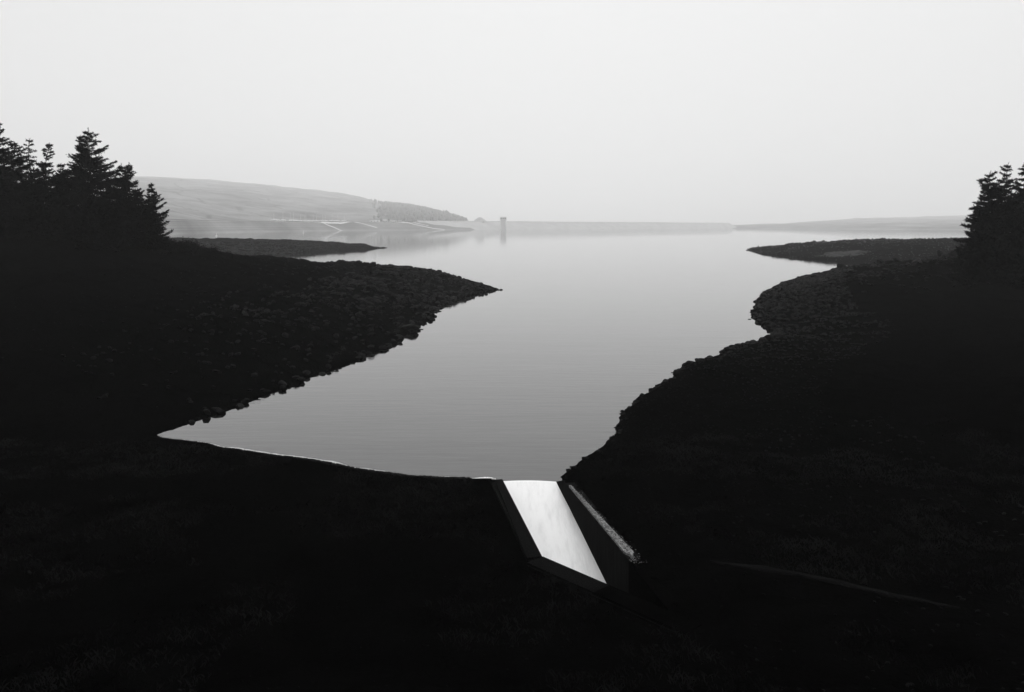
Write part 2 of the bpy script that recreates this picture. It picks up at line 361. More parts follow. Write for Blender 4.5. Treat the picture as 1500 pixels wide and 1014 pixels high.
strip('slipway', [fp(651, -0.02), fp(620, 0.45), fp(590, 0.8), fp(560, 1.1)], 7, M['pale_track'])
strip('path', [fp(628, 0.55), fp(605, 0.9), fp(585, 1.15)], 4, M['pale_track'])
strip('path', [fp(400, 1.03), fp(430, 1.03), fp(475, 1.03), fp(520, 1.1), fp(560, 1.12)], 6, M['pale_track'])

# ------------------------------------------------------------------ sailing boats ashore on the bench
ORD = ['leftmost', 'second', 'third', 'fourth', 'fifth', 'sixth', 'seventh', 'eighth', 'ninth', 'tenth', 'eleventh', 'twelfth', 'thirteenth', 'fourteenth', 'fifteenth', 'sixteenth']
def boat_parts(L):
    st = [(-0.5, 0.10, 0.55), (-0.25, 0.15, 0.5), (0.1, 0.16, 0.52), (0.35, 0.10, 0.62), (0.5, 0.01, 0.75)]
    V, F = [], []
    for s, w, h in st: V += [(s * L, -w * L, h * 3.0), (s * L, 0, 0.25), (s * L, w * L, h * 3.0), (s * L, 0, h * 3.0 + w * 9)]
    for k in range(len(st) - 1):
        for j in range(4): F.append((4 * k + j, 4 * k + (j + 1) % 4, 4 * k + 4 + (j + 1) % 4, 4 * k + 4 + j))
    F += [(3, 2, 1, 0), tuple(len(V) - 4 + j for j in range(4))]
    hull = (V, F)
    mast = tube([(0.08 * L, 0, 1), (0.08 * L, 0, 1.2 + 1.15 * L)], [0.2, 0.13], 5)
    boom = tube([(0.08 * L, 0, 2.0), (-0.42 * L, 0, 2.1)], [0.22, 0.14], 5)
    cradle = [box(-0.3 * L, -0.27 * L, -0.9, 0.9, -0.2, 0.9), box(0.2 * L, 0.23 * L, -0.9, 0.9, -0.2, 0.9)]
    return hull, mast, boom, cradle
xs = [402, 406, 415, 426, 431, 441, 446, 449, 454, 458, 463, 472, 477, 486, 494, 504]
for k, px in enumerate(xs):
    x, y = fp(px, 1.25 + 0.25 * random.random()); L = random.uniform(8.5, 12)
    t = empty('sailing_boat', (x, y, float(far_z(x, y))), random.uniform(-0.7, 0.7) + (math.pi if random.random() < 0.4 else 0))
    tag(t, f'white sailing boat ashore, {ORD[k]} from the left in the far row' if k else 'white sailing boat ashore, leftmost in the far row', 'boat', 'sailing boats laid up on the far bank')
    hull, mast, boom, cradle = boat_parts(L)
    obj('hull', *hull, M['white_paint'], t); [obj('cradle', *c_, M['slate'], t) for c_ in cradle]
    if k not in (1, 8): obj('mast', *mast, M['alloy'], t); obj('boom_cover', *boom, M['white_paint'], t)

def buoy(x, y, s, label):
    t = empty('mooring_buoy', (x, y, 0)); tag(t, label, 'buoy')
    obj('float', *tube([(0, 0, -0.3 * s), (0, 0, 0.0), (0, 0, 0.5 * s), (0, 0, 0.8 * s)], [0.3 * s, 0.6 * s, 0.6 * s, 0.2 * s], 10), M['white_paint'], t)
    obj('post', *tube([(0, 0, 0.75 * s), (0, 0, 2.0 * s)], [0.14 * s, 0.1 * s], 6), M['white_paint'], t)
buoy(-209, 568, 1.1, 'white buoy floating just beyond the left stony spit')
buoy(-214, 824, 1.2, 'small white buoy farther out, below the row of boats')

# ------------------------------------------------------------------ far wood on the spur: one mass
def far_wood():
    V, F = [], []
    for k in range(2200):
        px = random.triangular(535, 688, 600) if k < 1700 else random.uniform(555, 680)
        fr = random.random()
        dd0 = float(np.interp((px - 750) / 1177, BEAR, D0)); d1 = float(np.interp((px - 750) / 1177, BEAR, D1))
        lo = dd0 * 1.10; y = lo + (d1 + 30 - lo) * fr ** 0.8
        if px < 565 and random.random() < 0.5 + 0.5 * (565 - px) / 40: continue
        x = (px - 750) / 1177 * y; z = float(far_z(x, y)) - 0.5
        h = random.uniform(7, 14) * (0.75 if px > 660 else 1); r = h * random.uniform(0.22, 0.42); con = random.random() < 0.6
        n = 6; b0 = len(V); ang = random.random() * 6
        prof = [(0.05, 0.25), (0.2, 1.0), (0.55, 0.55), (1.0, 0.02)] if con else [(0.1, 0.4), (0.4, 1.0), (0.75, 0.85), (1.0, 0.2)]
        for hz, rr in prof:
            for j in range(n):
                a = ang + j * 2 * math.pi / n; q = r * rr * random.uniform(0.7, 1.3)
                V.append((x + math.cos(a) * q, y + math.sin(a) * q, z + h * hz * random.uniform(0.94, 1.05)))
        for i in range(3):
            for j in range(n): F.append((b0 + i * n + j, b0 + i * n + (j + 1) % n, b0 + (i + 1) * n + (j + 1) % n, b0 + (i + 1) * n + j))
        F.append(tuple(b0 + 3 * n + j for j in range(n)))
    o = obj('wood', V, F, M['wood']); tag(o, 'distant wood covering the spur above the lakeside buildings', 'wood', kind='stuff')
far_wood()

# ------------------------------------------------------------------ spillway: walls, coping, floor and the white water
WT = 0.28
la, lb = Vector((-0.41, 22.2)), Vector((0.60, 16.40)); ra, rb = Vector((1.21, 22.2)), Vector((2.85, 13.95))
ld = (lb - la).normalized(); rd = (rb - ra).normalized(); fd = (rb - lb).normalized()
def off(p, d, k): return Vector((p.x + d.x * k, p.y + d.y * k))
ln = Vector((-ld.y, ld.x)); ln = ln if ln.x < 0 else -ln          # away from the channel
rn = Vector((-rd.y, rd.x)); rn = rn if rn.x > 0 else -rn
fn = Vector((-fd.y, fd.x)); fn = fn if fn.y < 0 else -fn
sp = empty('spillway_channel', (0, 0, 0)); sp['plan'] = 1; tag(sp, 'concrete spillway channel dropping from the water towards the camera', 'spillway')
def wall(name, a, b, nrm, w, z0, z1, m, k0=0.0): return obj(name, *prism([off(a, nrm, k0), off(b, nrm, k0), off(b, nrm, k0 + w), off(a, nrm, k0 + w)], z0, z1), M[m], sp)
lm, rm = off(la, ld, 0.80), off(ra, rd, 0.90)
def wall_end(a, m_, nrm):
    return obj('wall_end', *prism([a, m_, off(m_, nrm, WT), off(a, nrm, WT)], -2.3, [-0.05, 0.255, 0.255, -0.05]), M['concrete'], sp)
wall_end(la, lm, ln); wall_end(ra, rm, rn)
wall('side_wall', lm, off(lb, ld, 0.02), ln, WT, -2.3, 0.20, 'concrete')
obj('coping', *prism([off(lm, ln, -0.015), off(lb, ln, -0.015), off(lb, ln, WT + 0.02), off(lm, ln, WT - 0.1)], 0.203, 0.26), M['coping_dark'], sp)
r1, r2 = off(ra, rd, 1.3), off(rb, rd, -2.75)
wall('side_wall', rm, off(r2, rd, 0.3), rn, WT, -2.3, 0.20, 'concrete')
wall('wall_in_dark', off(r2, rd, 0.303), rb, rn, WT, -2.3, 0.18, 'peat')  # same wall carried on bare, its fade into darkness put into the colour
obj('coping', *prism([off(r1, rn, 0.02), off(r2, rn, 0.02), off(off(r2, rd, 0.22), rn, 0.13), off(r2, rn, 0.21), off(r1, rn, 0.08)], 0.203, 0.25), M['coping_pale'], sp)
fa, fb = off(lb, fd, 0.04), off(rb, fd, 0.5)
wall('cross_wall', fa, fb, fn, 0.45, -2.3, 0.21, 'concrete')
fm = off(fa, fd, 1.75)
wall('coping', off(fa, fd, -0.02), fm, fn, 0.44, 0.213, 0.262, 'coping_dark', -0.02)
wall('coping_in_dark', off(fm, fd, 0.004), fb, fn, 0.44, 0.213, 0.262, 'peat', -0.02)  # rest of the bare coping, coloured near-black to vanish in the dark
def chute_z(y): 
    s = 22.0 - y
    return 0.008 - 0.205 * max(s, 0) - 0.02 * (1 - math.exp(-max(s, 0) * 4))
def chute(name, m, dz, nx, ny, inset, bumpy):
    V, F = [], []
    for j in range(ny + 1):
        v = j / ny
        for i in range(nx + 1):
            u = i / nx
            A = la.lerp(lb, v * 1.25) if v * 1.25 <= 1 else off(lb, ld, (v * 1.25 - 1) * 5.86)
            B = ra.lerp(rb, v * 0.9)
            A = off(A, ln, -inset); B = off(B, rn, -inset)
            p = A.lerp(B, u)
            lip = (0.10 - 0.42 * (u - 0.5) ** 2 - 0.2) * (1 - v) ** 8
            y = p.y + lip
            z = chute_z(y) + dz
            if bumpy: z += 0.012 * min(1, v * 8) * float(fbm(p.x * 5, p.y * 1.3, 3, 77)) - 0.02 * (abs(u - 0.5) * 2) ** 10 * min(1, v * 10)
            V.append((p.x, y, z))
    for j in range(ny):
        for i in range(nx):
            a = j * (nx + 1) + i; F.append((a, a + 1, a + nx + 2, a + nx + 1))
    return V, F
obj('floor', *chute('floor', 'concrete', -0.12, 6, 40, 0.0, False), M['concrete'], sp)
tag(obj('spillway_water', *chute('w', 'foam', 0, 28, 150, 0.004, True), M['foam'], smooth=True), kind='structure')

# faint gravel path beyond the cross wall, on the right
def lz(x, y): return land_z(np.array([x]), np.array([y]))[0][0]
def ragged_path():
    V, F = [], []; n = 90
    for k in range(n):
        t = k / (n - 1); x = 3.9 + 3.9 * t; y = 15.85 - 1.75 * t + 0.12 * math.sin(t * 5); w = 0.15 * (0.35 + min(1, 4 * t, 4 * (1 - t)) * 0.65)
        for q in range(5):
            o = (q - 2) / 2 * w + (0.10 * float(fbm(x * 2.2, q * 9.7, 3, 71)) if q in (0, 4) else 0)
            V.append((x, y + o, float(lz(x, y + o)) + (0.018 if 0 < q < 4 else -0.02)))
    for k in range(n - 1):
        for q in range(4): a = 5 * k + q; F.append((a, a + 5, a + 6, a + 1))
    tag(obj('gravel_path', V, F, M['gravel'], smooth=True), kind='structure')
ragged_path()

# pale sand left dry on the right spit
def sand():
    V, F = [], []; nr_, na = 5, 40
    for i in range(nr_ + 1):
        for k in range(na):
            a = 2 * math.pi * k / na; q = i / nr_ * (1 + 0.5 * float(fbm(math.cos(a) * 2.5, math.sin(a) * 2.5, 3, 15)))
            x, y = 70.5 + math.cos(a) * 4.2 * q, 171 + math.sin(a) * 9 * q; V.append((x, y, float(lz(x, y)) + (0.10 if i < nr_ else -0.1)))
    for i in range(nr_):
        for k in range(na): F.append((i * na + k, i * na + (k + 1) % na, (i + 1) * na + (k + 1) % na, (i + 1) * na + k))
    tag(obj('sandbank', V, F, M['sand'], smooth=True), kind='structure')
sand()

# thin pale foam where the beach meets the water
def foam_line():
    V, F = [], []
    P = np.array(SH_BEACH); s = np.linspace(0.3, len(P) - 1.05, 420)
    X = np.interp(s, np.arange(len(P)), P[:, 0]); Y = np.interp(s, np.arange(len(P)), P[:, 1])
    # walk out along +y until the ground sinks below the water
    for k in range(len(X)):
        yy = np.linspace(Y[k] - 0.8, Y[k] + 0.8, 161); z, _ = land_z(np.full(161, X[k]), yy)
        w = np.where(z < 0.0)[0]; y0 = yy[w[0]] if len(w) else Y[k]
        wd_ = max(0.0, 0.07 + 0.16 * float(fbm(X[k] * 1.3, 3.3, 3, 5))) * (1.0 if s[k] < 8.2 else 0.6) * min(1, 0.25 + s[k] / 3)
        V += [(X[k], y0 - 0.03, 0.014), (X[k], y0 + wd_ + 0.09 * min(1, 0.3 + s[k] / 3), 0.006)]
        if k: F.append((2 * k - 2, 2 * k, 2 * k + 1, 2 * k - 1))
    o = obj('foam', V, F, M['shore_foam']); tag(o, 'thin white line of foam along the near beach', 'foam', kind='stuff')
    # brighter patch beside the spillway wall
    V, F = [], []; n = 40
    for k in range(n):
        x = -1.02 + 0.5 * k / (n - 1); c = 22.12 + 0.03 * math.sin(k * 0.4) * random.uniform(0.3, 1) + 0.05 * k / n; w = 0.008 + 0.03 * math.sin(math.pi * k / (n - 1)) * (0.5 + k / n) * random.uniform(0.3, 1.3)
        z = max(float(lz(x, c + q)) for q in (-w, 0, w)) + 0.012
        V += [(x, c - w, z), (x, c + w, z)]
        if k: F.append((2 * k - 2, 2 * k, 2 * k + 1, 2 * k - 1))
    o = obj('foam', V, F, M['foam']); tag(o, 'bright patch of foam beside the left spillway wall', 'foam', kind='stuff')
foam_line()

# ------------------------------------------------------------------ stones
def rock_mesh(seed, sub, flat=0.62):
    rr = random.Random(seed); bm = bmesh.new(); bmesh.ops.create_icosphere(bm, subdivisions=sub, radius=1)
    pl = []
    for _ in range(7):
        v = Vector((rr.gauss(0, 1), rr.gauss(0, 1), rr.gauss(0, 1))).normalized(); pl.append((v, rr.uniform(0.55, 0.9)))
    sx, sy, sz = rr.uniform(0.8, 1.25), rr.uniform(0.7, 1.0), flat * rr.uniform(0.75, 1.2)
    for v in bm.verts:
        for nn, q in pl:
            e = v.co.dot(nn) - q
            if e > 0: v.co -= nn * e
        v.co *= 1 + rr.uniform(-0.05, 0.05)
        v.co = Vector((v.co.x * sx, v.co.y * sy, v.co.z * sz))
    vv = np.array([v.co[:] for v in bm.verts]); ff = np.array([[v.index for v in f.verts] for f in bm.faces]); bm.free()
    return vv, ff
ROCKS_HI = [rock_mesh(100 + k, 2) for k in range(8)]
ROCKS_LO = [rock_mesh(200 + k, 1) for k in range(10)]
ROCK_ME = [mesh('boulder', v, f, M['rock']) for v, f in ROCKS_HI]

def scatter_pts(poly, a, b, count, dmin, dmax, seed):
    """points along shoreline vertices a..b, dmin..dmax metres inland (negative: out in the water)"""
    rr = np.random.default_rng(seed); P = np.array(poly[a:b], float)
    seg = np.diff(P, axis=0); L = np.hypot(seg[:, 0], seg[:, 1]); c = np.concatenate([[0], np.cumsum(L)])
    # even in the photograph: more stones per metre near the camera
    t = rr.random(count); s = c[-1] * t
    X = np.interp(s, c, P[:, 0]); Y = np.interp(s, c, P[:, 1]); k = np.clip(np.searchsorted(c, s) - 1, 0, len(seg) - 1)
    nx = seg[k, 1] / L[k]; ny = -seg[k, 0] / L[k]
    q = rr.uniform(dmin, dmax, count)
    for _ in range(2):
        _, dd_ = land_z(X, Y); dd_ = np.clip(dd_, -1.5, 1.5); X = X - nx * dd_; Y = Y - ny * dd_      # onto the real water edge
    return X + nx * q, Y + ny * q
def rubble(name, X, Y, S, label, m, seed, sink=0.25):
    rr = np.random.default_rng(seed); Z, D = land_z(X, Y)
    ch = sdist(X, Y, CHANNEL)
    Vs, Fs = [], []; base = 0
    for x, y, z, s, c in zip(X, Y, Z, S, ch):
        if z < -0.45 * s or c > -0.75: continue
        v, f = ROCKS_LO[rr.integers(len(ROCKS_LO))]
        a = rr.uniform(0, 6.28); ca, sa = math.cos(a), math.sin(a); t = rr.uniform(-0.35, 0.35)
        w = v * s * rr.uniform(0.8, 1.2, 3); w = np.stack([w[:, 0] * ca - w[:, 1] * sa, w[:, 0] * sa + w[:, 1] * ca, w[:, 2] + t * w[:, 0]], 1)
        w[:, 1] /= K; w += (x, y, z + s * (0.35 - sink)); Vs.append(w); Fs.append(f + base); base += len(v)
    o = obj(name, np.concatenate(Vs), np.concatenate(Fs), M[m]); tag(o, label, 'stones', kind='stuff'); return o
SR = list(SH_RIGHT); SPt = list(SH_POINT); SL = list(SH_LEFT)
def boulders(X, Y, S, label, group, seed, hi=True, cat='boulder'):
    rr = random.Random(seed); Z, D = land_z(np.array(X), np.array(Y)); ch = sdist(np.array(X), np.array(Y), CHANNEL); n = 0
    for x, y, z, s, c in zip(X, Y, Z, S, ch):
        if c > -0.7: continue
        if z < -0.12 and len(X) > 1: continue
        z = max(z, -0.30 * s)
        o = bpy.data.objects.new('boulder', ROCK_ME[rr.randrange(len(ROCK_ME))]); COL.objects.link(o)
        o.location = (x, y * K, z + 0.12 * s); o.rotation_euler = (rr.uniform(-0.25, 0.25), rr.uniform(-0.25, 0.25), rr.uniform(0, 6.28))
        o.scale = (s * rr.uniform(0.85, 1.25), s * rr.uniform(0.8, 1.1), s * rr.uniform(0.7, 1.05)); tag(o, label, cat, group); n += 1
    return n
def sizes(n, lo, hi, seed, p=2.2):
    return lo + (hi - lo) * np.random.default_rng(seed).random(n) ** p
# single boulders, where they show on the outline of the banks
X, Y = scatter_pts(SR, 0, 15, 90, -0.10, 0.35, 1); boulders(X, Y, sizes(90, 0.09, 0.42, 1, 1.7), 'dark boulder at the water edge of the near right bank', 'boulders along the near right waterline', 1)
X, Y = scatter_pts(SR, 14, 22, 80, -0.15, 0.6, 2); boulders(X, Y, sizes(80, 0.22, 0.75, 2, 1.7), 'dark boulder at the foot of the right headland', 'boulders round the right headland', 2)
X, Y = scatter_pts(SPt, 0, 18, 70, -0.3, 0.4, 3); boulders(X, Y, sizes(70, 0.14, 0.5, 3) * np.clip(Y / 62, 0.4, 1), 'dark boulder along the near side of the left point', 'boulders along the left point', 3)
# stones lying on the crest of the right headland, which stands out against the water
rr = np.random.default_rng(8); X = rr.uniform(23, 46, 50); Y = rr.uniform(74, 96, 50); boulders(X, Y, sizes(50, 0.3, 0.95, 8, 1.6), 'dark boulder on top of the right headland', 'boulders on the right headland crest', 8)
for x, y, s, lab in [(9.8, 41.9, 0.2, 'flat stone standing alone in the water, nearest to the bend of the right bank'), (9.16, 40.9, 0.16, 'small stone in the water just left of the flat one off the right bank'), (12.4, 45.9, 0.2, 'round stone in the shallows off the right bank, below the cove'), (7.67, 38.4, 0.12, 'tiny stone alone in the water off the right bank'), (14.75, 49.2, 0.2, 'lone stone at the mouth of the cove by the right headland'), (17.9, 60.4, 0.18, 'small stone off the foot of the right headland')]:
    boulders([x], [y], [s], lab, None, int(x * 100), cat='stone')
boulders([-11.0], [30.1], [0.28], 'pointed dark boulder jutting into the near end of the left inlet', None, 5)
boulders([-6.75], [53.2], [0.6], 'largest boulder on the near side of the left point', None, 6)
boulders([-1.2], [88.2], [0.34], 'boulder at the very tip of the left point', None, 7)
# rubble of the banks
X, Y = scatter_pts(SR, 0, 22, 3600, -0.5, 7, 11); rubble('rubble', X, Y, sizes(3600, 0.06, 0.36, 11, 1.8) * np.clip(Y / 50, 0.45, 1), 'dark stones strewn over the right bank', 'rock', 11)
X, Y = scatter_pts(SPt, 0, 18, 3000, -0.25, 9, 12); k_ = np.random.default_rng(5).random(3000) < np.clip((Y - 26) / 40, 0.12, 1); X, Y = X[k_], Y[k_]; rubble('rubble', X, Y, sizes(len(X), 0.06, 0.40, 12) * np.clip(Y / 65, 0.4, 1), 'dark stones strewn over the left point', 'rock', 12)
X, Y = scatter_pts(SL, 12, 17, 1200, -0.3, 14, 13); rubble('rubble', X, Y, sizes(1200, 0.12, 0.5, 13), 'stones along the far side of the left point', 'rock', 13)
X, Y = scatter_pts(SL, 4, 12, 2600, -0.4, 26, 14); rubble('rubble', X, Y, sizes(2600, 0.15, 0.7, 14), 'stones covering the left spit', 'stone', 14)
X, Y = scatter_pts(SR, 25, 33, 3000, -0.4, 40, 15); rubble('rubble', X, Y, sizes(3000, 0.12, 0.6, 15), 'stones covering the right spit', 'spit_stone', 15)
rr = np.random.default_rng(16); X = rr.uniform(-44, -12, 1300); Y = rr.uniform(30, 95, 1300); rubble('rubble', X, Y, sizes(1300, 0.04, 0.26, 16, 3) * np.clip(Y / 60, 0.5, 1), 'scattered stones on the left bank below the trees', 'rock', 16)
rr = np.random.default_rng(17); X = rr.uniform(22, 60, 1500); Y = rr.uniform(60, 100, 1500); rubble('rubble', X, Y, sizes(1500, 0.14, 0.7, 17), 'stones on the right headland', 'rock', 17)
rr = np.random.default_rng(18); X = rr.uniform(-14, 12, 1500); Y = rr.uniform(11, 26, 1500); rubble('rubble', X, Y, sizes(1500, 0.015, 0.07, 18, 3), 'pebbles on the near ground', 'rock', 18)
X, Y = scatter_pts(list(SH_BEACH), 0, 11, 1500, -0.03, 0.5, 19); rubble('rubble', X, Y, sizes(1500, 0.015, 0.07, 19, 2.5), 'pebbles along the near beach', 'rock', 19)

def chippings():
    rr = np.random.default_rng(44); Vs, Fs = [], []; base = 0
    for _ in range(520):
        t = rr.random(); p = r1.lerp(off(r2, rd, 0.5), t); k = abs(rr.normal(0.09, 0.09)) * (0.3 + 0.9 * t); q = off(p, rn, 0.02 + k); s_ = rr.uniform(0.005, 0.018)
        v, f = ROCKS_LO[rr.integers(len(ROCKS_LO))]; w = v * s_; w = w * (1, 1 / K, 1) + (q.x, q.y, (0.252 if k < 0.17 and t < 0.92 else 0.205) + s_ * 0.3); Vs.append(w); Fs.append(f + base); base += len(v)
    tag(obj('rubble', np.concatenate(Vs), np.concatenate(Fs), M['coping_pale']), 'pale stone chippings along the top of the right spillway wall', 'stones', kind='stuff')
chippings()

# ------------------------------------------------------------------ grass on the near ground
def grass():
    rr = np.random.default_rng(31); nt_, nb_ = 16000, 8
    cx = rr.uniform(-16, 14, nt_); cy = rr.uniform(10.5, 25, nt_)
    k = fbm(cx * 0.35, cy * 0.5, 3, 61) > -0.06
    cx, cy = cx[k], cy[k]; z, d = land_z(cx, cy); ch = sdist(cx, cy, CHANNEL)
    path = np.hypot((cx - 5.6) * 0.35, (cy - (15.75 - (cx - 4) * 0.44))) < 0.32
    k = (d > 0.7) & (ch < -0.8) & ~path; cx, cy, z = cx[k], cy[k], z[k]
    fw = np.abs((cx - lb.x) * fn.x + (cy - lb.y) * fn.y) > 0.75; k = fw | (cx < 0.3); cx, cy, z = cx[k], cy[k], z[k]
    n = len(cx) * nb_
    bx = np.repeat(cx, nb_) + rr.normal(0, 0.07, n); by = np.repeat(cy, nb_) + rr.normal(0, 0.07, n); bz = np.repeat(z, nb_) - 0.02
    a = rr.uniform(0, 6.283, n); h = rr.uniform(0.03, 0.12, n); lean = rr.uniform(0.3, 1.1, n) * h; w = rr.uniform(0.003, 0.006, n)
    dx, dy = np.cos(a), np.sin(a)
    V = np.stack([np.stack([bx - dy * w, by + dx * w, bz], 1), np.stack([bx + dy * w, by - dx * w, bz], 1),
                  np.stack([bx + dx * lean * 0.35 + dy * w * 0.7, by + dy * lean * 0.35 - dx * w * 0.7, bz + h * 0.7], 1), np.stack([bx + dx * lean, by + dy * lean, bz + h], 1)], 1)
    i = np.arange(n)[:, None] * 4
    F = np.concatenate([i + np.array([[0, 1, 2]]), i + np.array([[0, 2, 3]])])
    tag(obj('grass', V.reshape(-1, 3), F, M['grass']), 'short dark grass tufts on the near ground', 'grass', kind='stuff')
grass()

# ------------------------------------------------------------------ trees
def conifer(name, x, y, h, r, label, group, seed, dens=1.4, sparse_top=0.0, dead_top=0.0, kind='spruce', lowest=0.04, zoff=0.0):
    rr = random.Random(seed); z = float(lz(x, y)) - 0.15 + zoff
    t = empty(name, (x, y, z), rr.uniform(0, 6.28)); tag(t, label, 'tree', group)
    bend = [(0, 0, 0)]; n = 9
    for k in range(1, n + 1): bend.append((bend[-1][0] + rr.gauss(0, 0.012 * h), bend[-1][1] + rr.gauss(0, 0.012 * h), h * k / n))
    def trunk_at(f):
        q = f * n; k = min(int(q), n - 1); a, b = Vector(bend[k]), Vector(bend[k + 1]); return a.lerp(b, q - k)
    obj('trunk', *tube(bend, [max(0.012 * h * 1.15 * (1 - k / (n + 0.3)) ** 0.9, 0.012) for k in range(n + 1)], 8), M['bark'], t, smooth=True)
    LV, LF = tube(bend, [0.004] * (n + 1), 4); LV, LF = list(LV), list(LF)      # limbs
    NV, NF = [], []      # needles
    lop = rr.uniform(0, 6.28)
    def blade(p, d, ln, w):
        s = d.cross(Vector((rr.gauss(0, 1), rr.gauss(0, 1), rr.gauss(0, 1)))).normalized() * w
        b = len(NV); NV.extend([tuple(p - s), tuple(p + s), tuple(p + d * ln)]); NF.append((b, b + 1, b + 2))
    f = lowest
    while f < 0.985:
        up = f
        if kind == 'spruce': prof = (1 - up) ** 0.85 * (0.55 + 0.45 * min(1, up / 0.12)) + 0.02
        else: prof = (1 - up ** 2.2) * (0.65 + 0.35 * min(1, up / 0.2)) + 0.03
        nbr = int(rr.choice((6, 7, 8)) * (1 if up < 0.8 else 0.8))
        if sparse_top and up > 0.6: nbr = max(3, int(nbr * (1 - sparse_top)))
        a0 = rr.uniform(0, 6.28)
        for q in range(nbr):
            if rr.random() < 0.10: continue
            a = a0 + q * 6.283 / nbr + rr.gauss(0, 0.35); L = r * prof * rr.uniform(0.5, 1.25) * (1 + 0.22 * math.sin(a + lop))
            L = max(L, 0.16)
            p0 = trunk_at(min(1, max(0.02, f + rr.uniform(-0.028, 0.028) * (1 - 0.7 * up))))
            rise = (0.42 * up + 0.0 if kind == 'spruce' else 0.06 + 0.35 * up) + rr.gauss(0, 0.17)
            d = Vector((math.cos(a), math.sin(a), rise)); side = Vector((-math.sin(a), math.cos(a), 0))
            droop = (0.30 - 0.35 * up if kind == 'spruce' else 0.05) * L
            pts = [p0 + d * (L * s) + Vector((0, 0, -droop * math.sin(s * 2.4))) + side * (0.06 * L * math.sin(3 * s + q)) for s in (0, 0.3, 0.6, 0.85, 1.0)]
            v, fc = tube(pts, [0.022 * L + 0.006, 0.017 * L + 0.005, 0.012 * L + 0.004, 0.008 * L + 0.003, 0.004], 4)
            b = len(LV); LV += v; LF += [tuple(i + b for i in g_) for g_ in fc]
            if dead_top and up > 0.8 and rr.random() < dead_top: continue
            ns = max(8, int(L * 20 * dens))
            for k in range(ns):
                s = 0.12 + 0.9 * (k + rr.random()) / ns
                if s > 1: s = 1
                i = min(int(s * 4), 3); p = pts[0].lerp(pts[4], s) if kind != 'spruce' else None
                seg = (0, 0.3, 0.6, 0.85, 1.0); j = max(m_ for m_ in range(4) if seg[m_] <= s or m_ == 0)
                p = pts[j].lerp(pts[j + 1], (s - seg[j]) / (seg[j + 1] - seg[j]))
                dirb = (pts[j + 1] - pts[j]).normalized()
                for sg in (-1, 1):
                    tl = L * (0.34 * (1 - s) + 0.10) * rr.uniform(0.5, 1.2) + 0.06
                    td = (dirb * 0.75 + side * sg * rr.uniform(0.5, 1.1) + Vector((0, 0, rr.uniform(-0.45, 0.15) if kind == 'spruce' else rr.uniform(-0.1, 0.55)))).normalized()
                    # twig: a row of short needle sprays
                    m_ = max(2, int(tl / 0.11))
                    for w in range(m_):
                        bp = p + td * (tl * (w + rr.random()) / m_)
                        bd = (td + Vector((rr.gauss(0, 0.55), rr.gauss(0, 0.55), rr.gauss(-0.1, 0.5)))).normalized()
                        blade(bp, bd, rr.uniform(0.10, 0.26), rr.uniform(0.022, 0.05))
            for k in range(6):
                blade(pts[4], (d.normalized() + Vector((rr.gauss(0, 0.4), rr.gauss(0, 0.4), rr.gauss(0.1, 0.4)))).normalized(), rr.uniform(0.12, 0.24), 0.024)
        f += (rr.uniform(0.026, 0.042) if kind == 'spruce' else rr.uniform(0.03, 0.045)) * (11.5 / max(h, 7)) ** 0.6
    for k in range(24):
        p = trunk_at(rr.uniform(0.9, 1.0)); blade(p, Vector((rr.gauss(0, 0.5), rr.gauss(0, 0.5), 1)).normalized(), 0.2, 0.022)
    obj('limbs', LV, LF, M['bark'], t)
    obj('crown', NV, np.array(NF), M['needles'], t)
    return len(NF)

GL, GR = 'conifers on the left bank', 'conifers on the right bank'
def tree_px(px, ytop, r, label, group, seed, y=70.0, **kw):
    x = (px - 750) / 1177.0 * y; zt = 7 + (331.5 - ytop) * y / 1177.0
    h = zt - float(lz(x, y)) + 0.15
    return conifer('conifer', x, y, h, r, label, group, seed, **kw)
NT = 0
for a in [
    (-10, 180, 4.2, 'tallest dense conifer at the left edge of the picture', 1, 69, dict(dens=1.7)),
    (17, 207, 3.0, 'conifer filling the flank of the left edge tree', 2, 66, dict(dens=1.6)),
    (50, 204, 2.3, 'thin conifer with a sparse bare leader, left of its denser twin', 3, 72, dict(dens=0.75, sparse_top=0.45)),
    (71, 209, 2.0, 'narrow conifer with a dense tip, right of its sparse twin', 4, 71, {}),
    (88, 240, 2.5, 'low conifer in the dip left of the broad tall tree', 5, 67, {}),
    (141, 188, 4.1, 'broad tall conifer standing highest in the middle of the left grove', 6, 70, dict(dens=1.5)),
    (124, 199, 2.6, 'slender second top leaning on the broad tall conifer', 7, 72, dict(dens=0.7, sparse_top=0.3)),
    (106, 250, 2.8, 'low spreading conifer under the broad tall tree, left side', 8, 66, {}),
    (177, 241, 2.4, 'bushy conifer just right of the broad tall tree', 9, 69, {}),
    (196, 240, 2.1, 'conifer with long upturned boughs on the right of the grove', 10, 68, {}),
    (158, 248, 2.6, 'low conifer in front of the grove centre', 11, 65, {}),
    (217, 268, 1.8, 'smaller conifer stepping down at the right end of the grove', 12, 68, {}),
    (226, 298, 1.15, 'lowest conifer at the right end of the grove, against the far hill', 13, 67, {}),
    (50, 246, 3.0, 'low dense conifer in front of the thin twin trees', 14, 65, {}),
    (5, 262, 3.0, 'low dense conifer at the left edge, in front', 15, 63, {}),
    (206, 280, 1.9, 'squat conifer in front of the right end of the grove', 16, 64, {}),
    (130, 292, 2.6, 'squat conifer in front of the broad tall tree', 17, 62, {}),
]:
    NT += tree_px(a[0], a[1], a[2], a[3], GL, a[4], a[5], **a[6])
